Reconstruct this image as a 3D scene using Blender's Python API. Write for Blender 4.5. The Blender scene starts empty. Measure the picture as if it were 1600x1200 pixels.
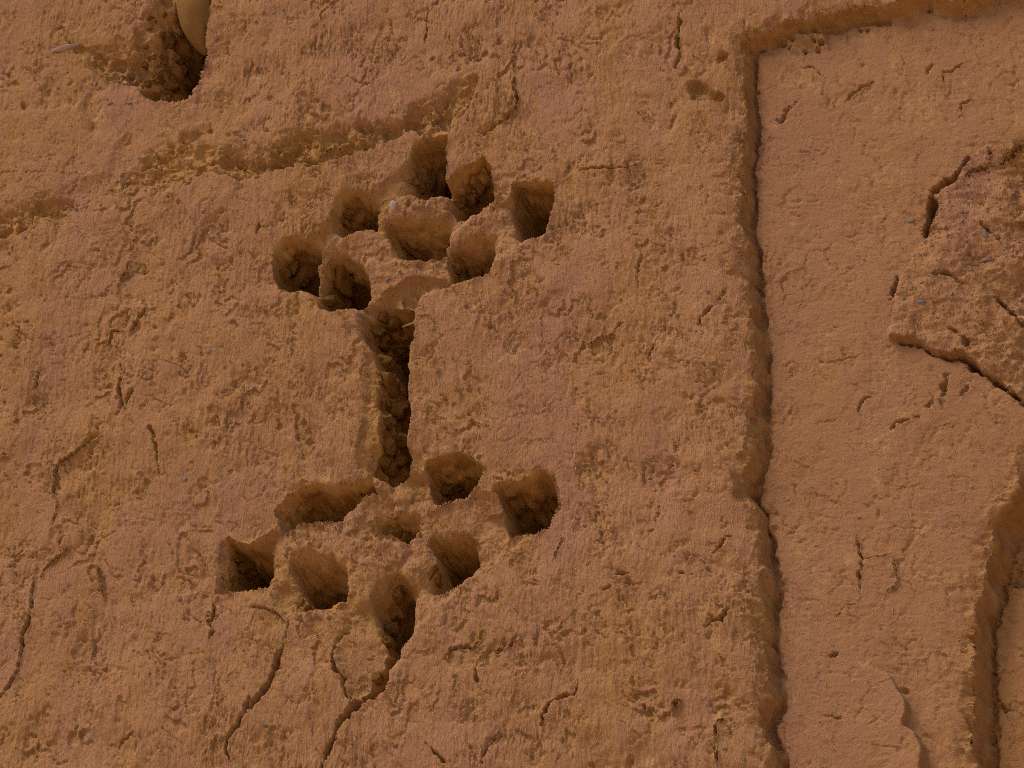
import bpy, math, random
import numpy as np
from mathutils import Vector, Matrix, Euler

random.seed(7)
rng = np.random.default_rng(7)
SC = bpy.context.scene
COL = SC.collection

# ------------------------------------------------------------------ camera
PITCH = math.radians(40.0)      # looking up at the wall
YAW = math.radians(22.8)        # and a little to the left
DIST = 9.8
CAM_H = 1.6
FPX = 6533.0                    # focal length in photo pixels (1600 wide)
F = np.array([-math.sin(YAW)*math.cos(PITCH), math.cos(YAW)*math.cos(PITCH), math.sin(PITCH)])
R = np.array([math.cos(YAW), math.sin(YAW), 0.0])
UP = np.cross(R, F)
ZC = CAM_H + DIST*math.sin(PITCH)
CEN = np.array([0.0, 0.0, ZC])
CAMPOS = CEN - F*DIST
cd = bpy.data.cameras.new("camera")
cam = bpy.data.objects.new("camera", cd)
COL.objects.link(cam)
cam.matrix_world = Matrix(((R[0], UP[0], -F[0], CAMPOS[0]), (R[1], UP[1], -F[1], CAMPOS[1]),
                           (R[2], UP[2], -F[2], CAMPOS[2]), (0, 0, 0, 1)))
cd.sensor_width = 36.0
cd.lens = FPX/1600.0*36.0
cd.clip_start = 0.1
cd.clip_end = 2000.0
SC.camera = cam

# ------------------------------------------------------------------ light
SUN_EL, SUN_AZ = math.radians(60.0), math.radians(229.0)    # veiled sun, a broad soft glow up and to the left, in front of the wall
w = bpy.data.worlds.new("World"); SC.world = w
w.use_nodes = True
nt = w.node_tree
bg = nt.nodes["Background"]
sky = nt.nodes.new("ShaderNodeTexSky")
sky.sky_type = 'NISHITA'; sky.sun_disc = False
sky.sun_elevation = SUN_EL; sky.sun_rotation = SUN_AZ
sky.air_density = 1.0; sky.dust_density = 1.5
nt.links.new(sky.outputs[0], bg.inputs[0])
bg.inputs[1].default_value = 0.05
ld = bpy.data.lights.new("sun", 'SUN'); ld.energy = 1.5; ld.angle = math.radians(24)
ld.color = (1.0, 0.93, 0.82)
sun = bpy.data.objects.new("sun", ld); COL.objects.link(sun)
sd = Vector((math.sin(SUN_AZ)*math.cos(SUN_EL), math.cos(SUN_AZ)*math.cos(SUN_EL), math.sin(SUN_EL)))
sun.rotation_euler = sd.to_track_quat('Z', 'Y').to_euler()
sun.location = (0, 8, 30)
vs = SC.view_settings
vs.view_transform = 'Standard'; vs.look = 'None'; vs.gamma = 1.0; vs.use_curve_mapping = False
vs.exposure = 1.92
SC.cycles.max_bounces = 8; SC.cycles.diffuse_bounces = 3
SC.cycles.use_denoising = False; SC.cycles.sample_clamp_indirect = 0.4
SC.cycles.pixel_filter_type = 'BLACKMAN_HARRIS'; SC.cycles.filter_width = 1.0

# ------------------------------------------------------------------ wall plane coordinates
# (u, v): skewed coordinates on the wall face, 1 unit = about 1.5 mm, u to the right, v down
MM = 0.001
PX = DIST/FPX
AX = PX/R[0] if False else None
def plane(px, py, d=0.0):
    """point of the wall's depth plane y = d (metres) that stands at this place"""
    ray = F + R*((px-800.0)/FPX) - UP*((py-600.0)/FPX)
    t = (d-CAMPOS[1])/ray[1]
    return CAMPOS + ray*t
_a = (plane(801, 600)-plane(799, 600))/2
_b = (plane(800, 601)-plane(800, 599))/2
AX, BX, BZ = _a[0], _a[2], -_b[2]
def to_uv(P):
    uu = P[0]/AX
    return (uu+800.0, ((ZC + BX*uu) - P[2])/BZ + 600.0)
def G(pts, d=0.0):
    return np.array([to_uv(plane(x, y, d)) for x, y in pts], dtype=np.float64)

STEP = 1.2
def axis(lo, hi, flo, fhi, fine, coarse=1.85, grow=1.14):
    """grid lines: fine where the carving is, coarser round it, growing quickly outside the dense part"""
    core = [lo]
    while core[-1] < hi:
        x = core[-1]
        core.append(x+(STEP if any(p <= x < q for p, q in fine) else coarse))
    a = []; s = coarse; x = lo
    while x > flo:
        s *= grow; x -= s; a.append(x)
    b = []; s = coarse; x = core[-1]
    while x < fhi:
        s *= grow; x += s; b.append(x)
    return np.array(a[::-1]+core+b)
U = axis(-120, 1710, -3600, 5200, [(330, 900), (1140, 1215)])
V = axis(-100, 1300, -1500, 4500, [(190, 1100)])
NU, NV = len(U), len(V)
uu, vv = np.meshgrid(U, V)          # shape (NV, NU)
uu = uu.astype(np.float32); vv = vv.astype(np.float32)

# ------------------------------------------------------------------ noise
_ang = rng.random(4096)*2*np.pi
GXT = np.cos(_ang).astype(np.float32); GYT = np.sin(_ang).astype(np.float32)
VT = (rng.random(4096)*2-1).astype(np.float32)
def _hash(ix, iy, seed, iz=None):
    h = ix.astype(np.uint32)*np.uint32(0x9E3779B1)
    h ^= iy.astype(np.uint32)*np.uint32(0x85EBCA77) + np.uint32(seed*7919+13)
    if iz is not None:
        h ^= iz.astype(np.uint32)*np.uint32(0xC2B2AE3D)
    h ^= h >> np.uint32(15); h *= np.uint32(0x2C1B3C6D); h ^= h >> np.uint32(12)
    h *= np.uint32(0x297A2D39); h ^= h >> np.uint32(15)
    return (h & np.uint32(4095)).astype(np.int32)
def gn(x, y, seed=0):
    """2-D gradient noise, about -1..1"""
    xf = np.floor(x); yf = np.floor(y)
    xi = xf.astype(np.int32); yi = yf.astype(np.int32)
    fx = x-xf; fy = y-yf
    wx = fx*fx*fx*(fx*(fx*6-15)+10); wy = fy*fy*fy*(fy*(fy*6-15)+10)
    def c(dx, dy):
        h = _hash(xi+dx, yi+dy, seed)
        return GXT[h]*(fx-dx)+GYT[h]*(fy-dy)
    a = c(0, 0); b = c(1, 0); top = a+(b-a)*wx
    a = c(0, 1); b = c(1, 1); bot = a+(b-a)*wx
    return ((top+(bot-top)*wy)*1.5).astype(np.float32)
def fbm(x, y, scale, octv=4, seed=0, gain=0.5, sx=1.0, sy=1.0):
    a = 1.0; s = 0; tot = 0; f = 1.0/scale
    for k in range(octv):
        s = s + a*gn(x*(f*sx)+k*17.3, y*(f*sy)-k*9.1, seed+k*31)
        tot += a; a *= gain; f *= 2.03
    return s/tot*1.3
def vn3(x, y, z, seed=0):
    xf = np.floor(x); yf = np.floor(y); zf = np.floor(z)
    xi = xf.astype(np.int32); yi = yf.astype(np.int32); zi = zf.astype(np.int32)
    fx = x-xf; fy = y-yf; fz = z-zf
    fx = fx*fx*(3-2*fx); fy = fy*fy*(3-2*fy); fz = fz*fz*(3-2*fz)
    r = 0
    for dz in (0, 1):
        wz = fz if dz else 1-fz
        for dy in (0, 1):
            wyz = wz*(fy if dy else 1-fy)
            for dx in (0, 1):
                r = r + VT[_hash(xi+dx, yi+dy, seed, zi+dz)]*wyz*(fx if dx else 1-fx)
    return r
def worley(x, y, scale, seed=0, sx=1.0, sy=1.0):
    """F1, F2 and a random value of the nearest cell"""
    px = x*(sx/scale); py = y*(sy/scale)
    xi = np.floor(px).astype(np.int32); yi = np.floor(py).astype(np.int32)
    f1 = np.full(px.shape, 9., np.float32); f2 = f1.copy(); idv = np.zeros(px.shape, np.float32)
    for dy in (-1, 0, 1):
        for dx in (-1, 0, 1):
            cx = xi+dx; cy = yi+dy
            h = _hash(cx, cy, seed); h2 = _hash(cx, cy, seed+101)
            qx = cx+h/4096.0-px; qy = cy+h2/4096.0-py
            d = np.sqrt(qx*qx+qy*qy).astype(np.float32)
            near = d < f1
            f2 = np.where(near, f1, np.minimum(f2, d))
            idv = np.where(near, VT[_hash(cx, cy, seed+202)], idv)
            f1 = np.where(near, d, f1)
    return f1, f2, idv
def worley3(x, y, z, scale, seed):
    px = x/scale+60; py = y/scale+60; pz = z/scale+60
    xi = np.floor(px).astype(np.int32); yi = np.floor(py).astype(np.int32); zi = np.floor(pz).astype(np.int32)
    f1 = np.full(px.shape, 9., np.float32); f2 = f1.copy(); idv = np.zeros(px.shape, np.float32)
    for dz in (-1, 0, 1):
        for dy in (-1, 0, 1):
            for dx in (-1, 0, 1):
                cx = xi+dx; cy = yi+dy; cz = zi+dz
                h = _hash(cx, cy, seed, cz)
                qx = cx+h/4096.0-px; qy = cy+_hash(cx, cy, seed+5, cz)/4096.0-py; qz = cz+_hash(cx, cy, seed+9, cz)/4096.0-pz
                d = np.sqrt(qx*qx+qy*qy+qz*qz).astype(np.float32); near = d < f1
                f2 = np.where(near, f1, np.minimum(f2, d)); idv = np.where(near, VT[h], idv); f1 = np.where(near, d, f1)
    return f1, f2, idv
def sst(a, b, x):
    t = np.clip((x-a)/(b-a), 0, 1)
    return t*t*(3-2*t)

# warp fields: everything traced gets ragged edges from them
WX = 5.0*fbm(uu, vv, 42, 3, 11) + 2.6*fbm(uu, vv, 11, 3, 12)
WY = 5.0*fbm(uu, vv, 42, 3, 21) + 2.6*fbm(uu, vv, 11, 3, 22)
wu = uu+WX; wv = vv+WY

def window(pts, pad):
    x0, y0 = pts.min(0)-pad-12; x1, y1 = pts.max(0)+pad+12
    i0, i1 = np.searchsorted(U, [x0, x1]); j0, j1 = np.searchsorted(V, [y0, y1])
    return slice(max(j0-1, 0), min(j1+1, NV)), slice(max(i0-1, 0), min(i1+1, NU))
def seg_field(pts, sl, closed, X=None, Y=None):
    """distance to a polyline/polygon, outward direction and (polygon) sign, parameter along it"""
    x = (wu if X is None else X)[sl]; y = (wv if Y is None else Y)[sl]
    n = len(pts); best = np.full(x.shape, 1e9, np.float32)
    nx = np.zeros_like(best); ny = np.zeros_like(best); tt = np.zeros_like(best); side = np.zeros_like(best)
    inside = np.zeros(x.shape, bool)
    L = 0; acc = []
    for i in range(n if closed else n-1):
        a = pts[i]; b = pts[(i+1) % n]; acc.append(L); L += math.hypot(*(b-a))
    for i in range(n if closed else n-1):
        a = pts[i]; b = pts[(i+1) % n]
        e = b-a; ll = float(e@e) or 1e-6
        t = np.clip(((x-a[0])*e[0]+(y-a[1])*e[1])/ll, 0, 1)
        dx = x-(a[0]+t*e[0]); dy = y-(a[1]+t*e[1]); d = np.sqrt(dx*dx+dy*dy)
        m = d < best
        best = np.where(m, d, best); nx = np.where(m, dx, nx); ny = np.where(m, dy, ny)
        tt = np.where(m, (acc[i]+t*math.sqrt(ll))/L, tt)
        side = np.where(m, np.sign(e[0]*(y-a[1])-e[1]*(x-a[0])), side)
        if closed:
            c = ((a[1] > y) != (b[1] > y)) & (x < (b[0]-a[0])*(y-a[1])/((b[1]-a[1]) or 1e-9)+a[0])
            inside ^= c
    sd_ = np.where(inside, -best, best)
    inv = 1/np.maximum(best, 1e-3)*np.where(inside, -1, 1)
    return sd_, nx*inv, ny*inv, tt, side

# depth of every grid point behind the raised face, in millimetres; rough = how coarse, ochre mask = core laid bare, plus warm shade painted into hollows and cracks
D = np.zeros((NV, NU), np.float32)
ROUGH = np.zeros((NV, NU), np.float32)
WEAR_SHADE = np.zeros((NV, NU), np.float32)
SMOOTH = np.zeros((NV, NU), np.float32)      # trowelled plaster
LAB = np.zeros((NV, NU), np.int16)
NAMES = {0: ('raised_face', 'raised mud plaster face with coarse vertical grain')}

# ------------------------------------------------------------------ large relief
FAR = 9000
panel = G([(1160, 66), (1164, 90), (1163, 128), (1168, 175), (1158, 235), (1163, 300), (1160, 330), (1170, 400),
           (1176, 480), (1182, 560), (1180, 640), (1184, 700), (1168, 738), (1166, 760), (1184, 790), (1184, 850), (1196, 900), (1194, 950),
           (1188, 985), (1200, 1020), (1202, 1080), (1192, 1130), (1208, 1165), (1212, 1200), (1222, 1330)])
edge_top = G([(1600, -22), (1540, -12), (1480, 2), (1440, -6), (1390, 10), (1330, 14), (1290, 22), (1240, 34), (1195, 48), (1175, 56)])
pan = np.vstack([panel, [[panel[-1][0]+40, FAR], [FAR, FAR], [FAR, edge_top[0][1]-400]], edge_top])
s_pan, nx, ny, _, _ = seg_field(pan, (slice(0, NV), slice(0, NU)), True)
PAN_D = 40.0
ragged = 5*fbm(uu, vv, 27, 4, 31, gain=.7)+7*fbm(uu, vv, 130, 3, 32)
pm = sst(5, -5, s_pan+ragged)
D += PAN_D*pm
groove = np.exp(-((s_pan+ragged+7)/4.5)**2)*(uu < 1400)
D += 22*groove*np.clip(0.75+0.9*fbm(uu, vv, 45, 3, 34), 0, 1.4)
in_pan = s_pan < -3
LAB[in_pan] = 1; NAMES[1] = ('recessed_panel', 'smoother recessed mud panel with fine crazing')
SMOOTH = np.maximum(SMOOTH, sst(-8, -28, s_pan))
# broken arris: rough along the edge
er = np.exp(-((s_pan+ragged-2)/10.0)**2)
ROUGH = np.maximum(ROUGH, er*0.8); WEAR_SHADE += 0.5*er
D += 10*er*np.clip(fbm(uu, vv, 26, 4, 33)+0.15, 0, 1)*(s_pan > -20)
D += (13-PAN_D*0*s_pan)*np.exp(-np.clip(s_pan+ragged, 0, 99)/9.0)*(1-pm)      # rounded shoulder
DP = PAN_D*MM

def add_region(pts, depth, lab=None, w_out=2.0, w_in=5.0, rough=0.0, smooth=None, wear_shade=0.0, pad=30, rag=3.0, seed=50):
    sl = window(pts, pad)
    s, nx, ny, _, _ = seg_field(pts, sl, True)
    s = s + rag*fbm(uu[sl], vv[sl], 24, 3, seed)
    m = sst(w_out, -w_in, s)
    D[sl] += depth*m
    ROUGH[sl] = np.maximum(ROUGH[sl]*(1 if rough >= 0 else 1), rough*sst(w_out+8, -w_in, s))
    if smooth is not None: SMOOTH[sl] = SMOOTH[sl]*(1-m)+smooth*m
    WEAR_SHADE[sl] = np.maximum(WEAR_SHADE[sl], wear_shade*m)
    if lab is not None: LAB[sl][s < (w_out-w_in)/2] = lab
    return sl, s, m

# second, deeper recess at the lower right
q = [(1640, 690), (1600, 745), (1585, 775), (1560, 820), (1552, 850), (1541, 905), (1524, 955), (1524, 985), (1529, 1020), (1524, 1060), (1526, 1120), (1528, 1330)]
rec2 = G(q, DP)
rec2 = np.vstack([rec2, [[rec2[-1][0]+10, FAR], [FAR, FAR], [FAR, rec2[0][1]-120]]])
NAMES[2] = ('lower_recess', 'smooth ochre recess beyond the second broken edge')
sl, s, m = add_region(rec2, 60, 2, 3, 7, 0.0, 0.9, 0.5, pad=60, rag=6, seed=57)
D[sl] += 18*np.exp(-((s+9)/5.0)**2)
e2 = np.exp(-((s-3)/16.0)**2)
ROUGH[sl] = np.maximum(ROUGH[sl], e2); WEAR_SHADE[sl] = np.maximum(WEAR_SHADE[sl], e2*0.8)
D[sl] += 14*np.exp(-np.clip(s+4, 0, 99)/16.0)*(s > -4)*(0.6+fbm(uu[sl], vv[sl], 30, 3, 58))

# rough mortar patch standing proud of the panel at the right
patch_px = [(1543, 226), (1517, 240), (1500, 262), (1490, 283), (1466, 294), (1458, 330), (1449, 366), (1436, 384), (1404, 436),
            (1391, 482), (1390, 528), (1413, 537), (1436, 535), (1447, 546), (1460, 553), (1484, 562), (1503, 558), (1520, 569),
            (1533, 582), (1567, 602), (1587, 619), (1602, 632), (1720, 700), (1800, 640), (1800, 180), (1660, 190), (1600, 215)]
patch = G(patch_px, DP-0.01)
NAMES[3] = ('mortar_patch', 'rough cracked mortar patch standing proud of the panel')
sl, s, m = add_region(patch, -12, 3, 1.5, 4, 0.34, 0.2, 0.0, pad=30, rag=1.5, seed=61)
D[sl] += m*(9*fbm(uu[sl], vv[sl], 60, 4, 62) + 34*sst(1480, 1620, uu[sl])*sst(370, 450, vv[sl])*(0.7+fbm(uu[sl], vv[sl], 30, 3, 63)))
ROUGH[sl] = np.maximum(ROUGH[sl], m*sst(1500, 1590, uu[sl])*0.9)

# flake of plaster standing proud at the bottom of the panel
fl = G([(1190, 990), (1330, 1018), (1350, 1038), (1387, 1057), (1407, 1082), (1420, 1099), (1417, 1120), (1415, 1134), (1432, 1146), (1443, 1166), (1444, 1200), (1446, 1330), (1190, 1330)], DP)
sl = window(fl, 60)
s, nx, ny, _, _ = seg_field(fl, sl, True)
amp = sst(1270, 1400, uu[sl])
D[sl] -= 24*sst(2, -3, s+2*fbm(uu[sl], vv[sl], 20, 3, 64))*np.exp(np.clip(s, -400, 0)/150.0)*amp
# hollow right of it
D[sl] += 8*np.exp(-np.abs(s-14)/22.0)*(s > 0)*amp

# smooth proud lobe at the panel's upper left corner
lobe = G([(1060, 165), (1100, 158), (1135, 178), (1148, 215), (1150, 300), (1150, 420), (1100, 400), (1050, 300), (1040, 210)])
add_region(lobe, -5, None, 10, 18, 0, 0.55, 0, pad=30, rag=5, seed=66)
# trowelled, paler spread left of the top hole
sm = G([(-300, 180), (60, 165), (130, 150), (150, 200), (195, 205), (190, 240), (165, 280), (60, 320), (-300, 340)])
add_region(sm, -5, None, 3, 22, 0, 0.85, 0, pad=30, rag=5, seed=67)

# ------------------------------------------------------------------ cracks and lifted flakes
def crack(px, width, depth, lift=0.0, d=0.0, warp=0.5, rough=0.2, wear_shade=0.0, raw=False):
    pts = G(px, d)
    sl = window(pts, 50)
    X = uu[sl]+WX[sl]*0.9*warp+2.4*fbm(uu[sl], vv[sl], 8, 2, 73); Y = vv[sl]+WY[sl]*0.9*warp+2.4*fbm(uu[sl], vv[sl], 8, 2, 74)
    Xf = np.empty((1,)); 
    x_, y_ = X, Y
    s, nx, ny, t, side = seg_field(pts, (slice(None), slice(None)), False, x_, y_)
    s = np.abs(s)
    taper = np.sqrt(np.clip(np.sin(np.pi*np.clip(t, 0.02, 0.98)), 0, 1))
    mod = 0.7+1.5*fbm(uu[sl], vv[sl], 15, 3, 71)
    wd = width*taper*np.clip(mod, 0.1, 1.9)+0.3
    wd = wd*0.62
    g = np.exp(-(s/wd)**4)
    D[sl] += depth*1.6*g*taper*np.clip(mod+0.3, 0.25, 1.2)
    if lift:
        far = np.exp(-s/26.0)*(s < 60)
        D[sl] -= abs(lift)*far*taper*(side*np.sign(lift) > 0)*sst(0, 1.5, s)
    ROUGH[sl] = np.maximum(ROUGH[sl], rough*np.exp(-(s/(wd*3))**2)*taper)
    WEAR_SHADE[sl] = np.maximum(WEAR_SHADE[sl], (0.4+wear_shade)*np.exp(-(s/(wd*2.5))**2)*taper)  # ochre here also paints the olive-brown shade of the cracks into the colour

P_ = DP
crack([(600, 1077), (573, 1090), (547, 1110), (533, 1133), (520, 1155), (510, 1177), (496, 1215)], 4.5, 45, 3)
crack([(443, 1007), (433, 1040), (420, 1070), (403, 1095), (390, 1110)], 3.2, 26, 3)
crack([(392, 1095), (380, 1120), (367, 1137), (357, 1155), (353, 1173), (363, 1195)], 2.4, 14, 2)
crack([(547, 960), (545, 978), (527, 1000), (520, 1027), (526, 1047), (537, 1062), (541, 1088), (560, 1098)], 1.5, 8, -4)
crack([(443, 1005), (452, 975), (430, 955), (395, 948), (370, 945)], 1.1, 6, 2)
crack([(345, 925), (332, 940), (333, 960), (325, 972), (333, 984), (323, 1012)], 2.4, 14, 2)
crack([(800, 85), (803, 110), (801, 133), (808, 155), (792, 180), (770, 195), (758, 205)], 2.0, 12, 2)
crack([(668, 10), (666, 32), (666, 52), (662, 68)], 2.0, 14, 1)
crack([(1066, 12), (1062, 40), (1057, 65), (1061, 88), (1054, 106), (1070, 112)], 2.6, 12, 1)
crack([(202, 405), (194, 427), (184, 444), (183, 462)], 2.2, 9, 3)
crack([(222, 465), (227, 478), (217, 497), (203, 520)], 2.8, 13, 5)
crack([(192, 517), (177, 517), (172, 533), (166, 541)], 2.4, 13, 4)
crack([(145, 655), (140, 687), (123, 700), (110, 713), (93, 723), (87, 740), (83, 767), (89, 785), (86, 803), (80, 826)], 2.4, 13, 5)
crack([(60, 575), (58, 600), (54, 612)], 2.0, 11, 3)
crack([(191, 560), (187, 613), (191, 632), (182, 655)], 2.2, 10, 4)
crack([(212, 608), (198, 628), (196, 640)], 1.8, 9, 3)
crack([(52, 900), (49, 947), (43, 980), (35, 997), (35, 1014), (27, 1047), (13, 1073), (-6, 1098)], 2.6, 15, 6)
crack([(250, 745), (244, 700), (236, 665)], 1.5, 7, 2)
crack([(110, 850), (75, 885), (62, 905)], 2.0, 9, 3)
crack([(152, 880), (156, 910), (160, 930)], 1.6, 8, 3)
crack([(180, 1185), (193, 1160), (212, 1142)], 1.6, 9, 2)
crack([(1088, 522), (1094, 502), (1104, 488), (1118, 474), (1134, 452)], 2.2, 10, 3)
crack([(1012, 560), (1020, 545), (1021, 532)], 2.4, 11, 3)
crack([(946, 530), (958, 520), (968, 506), (975, 504)], 2.2, 9, 2)
crack([(910, 530), (918, 540), (936, 527), (958, 520)], 1.4, 6, 2)
crack([(900, 268), (925, 263), (950, 262), (985, 262), (998, 245)], 1.7, 8, 2)
crack([(962, 906), (963, 900), (971, 896), (984, 896)], 2.8, 13, 2)
crack([(955, 915), (940, 922)], 1.4, 6, 2)
crack([(1063, 896), (1082, 896)], 2.2, 9, 2)
crack([(1112, 870), (1126, 853), (1134, 840), (1144, 838)], 2.4, 11, 3)
crack([(1100, 982), (1118, 972), (1130, 970), (1138, 948)], 2.2, 11, 3)
crack([(845, 1140), (848, 1120), (858, 1098), (875, 1090), (898, 1085), (904, 1062)], 2.2, 11, 3)
crack([(1104, 1160), (1112, 1158), (1118, 1145), (1116, 1128), (1130, 1120)], 2.6, 14, 3)
crack([(1122, 1200), (1120, 1180), (1116, 1162)], 1.8, 10, 2)
crack([(1048, 1112), (1052, 1098), (1062, 1090)], 2.6, 12, 2)
crack([(865, 870), (873, 850), (880, 838)], 1.8, 7, 2)
crack([(755, 980), (748, 1000), (738, 1012), (712, 1012), (690, 1025)], 2.0, 9, 2)
crack([(760, 1010), (742, 1040), (748, 1075), (760, 1085)], 1.5, 7, 2)
crack([(790, 990), (776, 1018), (798, 1004), (812, 985)], 1.6, 8, 2)
crack([(700, 1195), (688, 1185), (672, 1170), (664, 1160)], 1.6, 8, 2)
crack([(755, 1200), (757, 1180), (770, 1160), (782, 1135)], 1.8, 9, 2)
crack([(400, 365), (408, 348)], 2.0, 12, 1)
crack([(1000, 430), (996, 420), (1005, 405)], 1.5, 7, 1)
# on the recessed panel
crack([(1367, 127), (1347, 137), (1335, 143), (1320, 160)], 3.0, 9, 2, P_)
crack([(1513, 93), (1493, 108), (1474, 113), (1471, 130)], 1.6, 8, 1, P_)
crack([(1462, 98), (1455, 105), (1446, 116)], 2.0, 8, 1, P_)
crack([(1198, 190), (1223, 188), (1226, 173), (1240, 162), (1250, 155)], 1.8, 8, 2, P_)
crack([(1244, 118), (1262, 104), (1278, 108), (1288, 120)], 1.8, 7, 2, P_)
crack([(1532, 152), (1520, 155), (1500, 163), (1506, 178), (1495, 186)], 1.8, 7, 1, P_)
crack([(1363, 620), (1350, 623), (1340, 637), (1343, 650)], 2.0, 8, 2, P_)
crack([(1475, 640), (1474, 612), (1478, 588), (1492, 580)], 2.0, 8, 2, P_)
crack([(1498, 625), (1510, 608), (1520, 588)], 1.7, 7, 2, P_)
crack([(1448, 640), (1460, 625), (1458, 618)], 1.7, 7, 2, P_)
crack([(1392, 672), (1402, 662), (1420, 655), (1440, 650)], 2.2, 8, 3, P_)
crack([(1337, 830), (1342, 860), (1348, 873), (1343, 900), (1343, 927)], 1.9, 9, 2, P_)
crack([(1348, 872), (1380, 868), (1398, 862)], 1.2, 5, 1, P_)
crack([(1395, 870), (1400, 897), (1406, 907), (1386, 924)], 1.6, 7, 2, P_)
crack([(1308, 975), (1306, 962), (1320, 948), (1342, 942)], 1.5, 6, 2, P_)
crack([(1458, 1014), (1476, 1022), (1490, 1022), (1508, 1010)], 1.5, 7, 1, P_)
crack([(1506, 985), (1522, 995), (1524, 1010), (1535, 1024), (1546, 1030)], 2.2, 10, 2, P_)
crack([(1296, 1028), (1304, 1022), (1310, 1020)], 2.5, 9, 2, P_)
crack([(1287, 1117), (1305, 1122), (1322, 1124)], 1.5, 6, 2, P_)
crack([(1366, 735), (1380, 732), (1390, 735)], 1.4, 7, 1, P_)
crack([(1572, 920), (1573, 990), (1570, 1022)], 1.5, 10, 1, 0.15)
crack([(1550, 1107), (1568, 1110), (1584, 1132), (1600, 1112)], 1.6, 9, 1, 0.15)
# the deep joint round the mortar patch and the cracks in it
crack([(1512, 246), (1495, 275), (1475, 290), (1458, 300), (1452, 335), (1446, 372)], 5.0, 60, 0, P_, wear_shade=.3)
crack([(1455, 310), (1450, 345), (1445, 372)], 4.0, 60, 0, P_)
crack([(1404, 430), (1396, 455), (1390, 480)], 2.6, 15, 0, P_)
crack([(1392, 529), (1413, 540), (1432, 537), (1450, 550), (1462, 556)], 3.2, 28, 0, P_)
crack([(1455, 553), (1484, 563), (1504, 559), (1520, 571), (1534, 585), (1567, 604), (1588, 621), (1610, 640)], 3.4, 55, 0, P_)
crack([(1543, 228), (1553, 250), (1547, 267), (1523, 273), (1508, 292)], 1.8, 22, 1, 0.05)
crack([(1605, 232), (1583, 250), (1563, 263), (1547, 267)], 2.0, 25, 1, 0.05)
crack([(1465, 440), (1485, 438), (1500, 445), (1510, 455)], 1.8, 16, 1, 0.05)
crack([(1490, 522), (1502, 530), (1516, 540), (1516, 555)], 1.7, 12, 1, 0.05)
crack([(1556, 470), (1590, 500), (1604, 520)], 2.4, 22, 1, 0.05)
crack([(1534, 340), (1540, 362), (1562, 380), (1575, 400)], 1.7, 10, 1, 0.05)

# ------------------------------------------------------------------ eroded bands and chips
RB = []
def erode(px, depth, d=0.0, so=12, rough=1.0, seed=80, lab=None):
    """ragged hollow: soft at its upper left, sharp at its lower right"""
    pts = G(px, d)
    sl = window(pts, so+25)
    s, nx, ny, _, _ = seg_field(pts, sl, True)
    s = s + 4*fbm(uu[sl], vv[sl], 16, 3, seed)
    k = np.clip(-(nx*0.45+ny*0.89), 0, 1)
    m = sst(1.5+so*k, -4-10*k, s)
    lump = 0.7+1.1*fbm(uu[sl], vv[sl], 34, 4, seed+3)
    D[sl] += depth*m*np.clip(lump, 0.15, 1.8)
    ROUGH[sl] = np.maximum(ROUGH[sl], rough*m)
    WEAR_SHADE[sl] = np.maximum(WEAR_SHADE[sl], 0.5*m)
    SMOOTH[sl] *= (1-m)
    if lab: LAB[sl][s < 0] = lab
NAMES[4] = ('eroded_groove', 'crumbled horizontal groove across the upper left of the wall')
erode([(398, 262), (408, 238), (425, 225), (450, 212), (500, 206), (540, 193), (567, 190), (607, 193), (640, 190), (640, 205), (617, 217), (583, 231), (533, 247), (500, 257), (433, 264), (402, 276)], 26, lab=4, seed=81)
erode([(167, 303), (200, 272), (235, 240), (262, 222), (300, 222), (345, 236), (400, 246), (402, 275), (372, 282), (330, 268), (290, 280), (240, 292), (205, 290), (178, 306)], 15, seed=84)
erode([(-60, 335), (0, 333), (50, 322), (108, 312), (118, 322), (92, 334), (62, 346), (34, 364), (0, 372), (-60, 380)], 18, seed=87)
erode([(625, 196), (640, 172), (665, 158), (695, 150), (722, 122), (742, 110), (748, 128), (742, 150), (728, 172), (712, 190), (700, 205), (662, 212)], 20, seed=90)
erode([(745, 205), (762, 192), (790, 165), (800, 150), (808, 158), (795, 182), (778, 196), (760, 208)], 14, so=5, seed=93)
erode([(1075, 127), (1092, 126), (1112, 136), (1134, 152), (1122, 156), (1092, 152), (1077, 156)], 26, so=6, seed=96)
erode([(1120, 82), (1128, 78), (1136, 86), (1130, 98), (1120, 100)], 12, so=4, seed=97)
erode([(1150, 742), (1185, 735), (1192, 752), (1188, 785), (1158, 780), (1150, 786), (1148, 762)], 10, so=5, seed=99)
erode([(95, 55), (140, 70), (200, 78), (215, 100), (180, 118), (150, 112), (120, 88)], 12, so=10, seed=101, rough=.8)
erode([(205, 60), (232, 20), (262, -30), (285, -30), (262, 20), (246, 60), (240, 110), (222, 140), (196, 132), (190, 100)], 24, so=8, seed=104, rough=1.0)
erode([(140, 75), (170, 80), (200, 92), (215, 118), (200, 132), (165, 122), (145, 100)], 14, so=6, seed=103)
erode([(255, 240), (262, 225), (285, 205), (330, 196), (335, 205), (300, 222), (280, 240)], 12, so=6, seed=105)
erode([(28, 150), (48, 160), (55, 152), (46, 168), (36, 170)], 12, so=4, seed=107)
erode([(196, 545), (214, 512), (206, 528)], 10, so=4, seed=108)
erode([(1196, 860), (1206, 870), (1210, 935), (1200, 950), (1190, 900)], 12, so=4, seed=109)
erode([(1230, 38), (1262, 36), (1288, 44), (1292, 66), (1262, 82), (1228, 76), (1222, 56)], -12, P_*0.6, so=5, seed=111, rough=.5)
erode([(1590, 770), (1610, 740), (1620, 860), (1580, 900), (1562, 880), (1575, 820)], 25, P_, so=10, seed=113)

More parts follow.
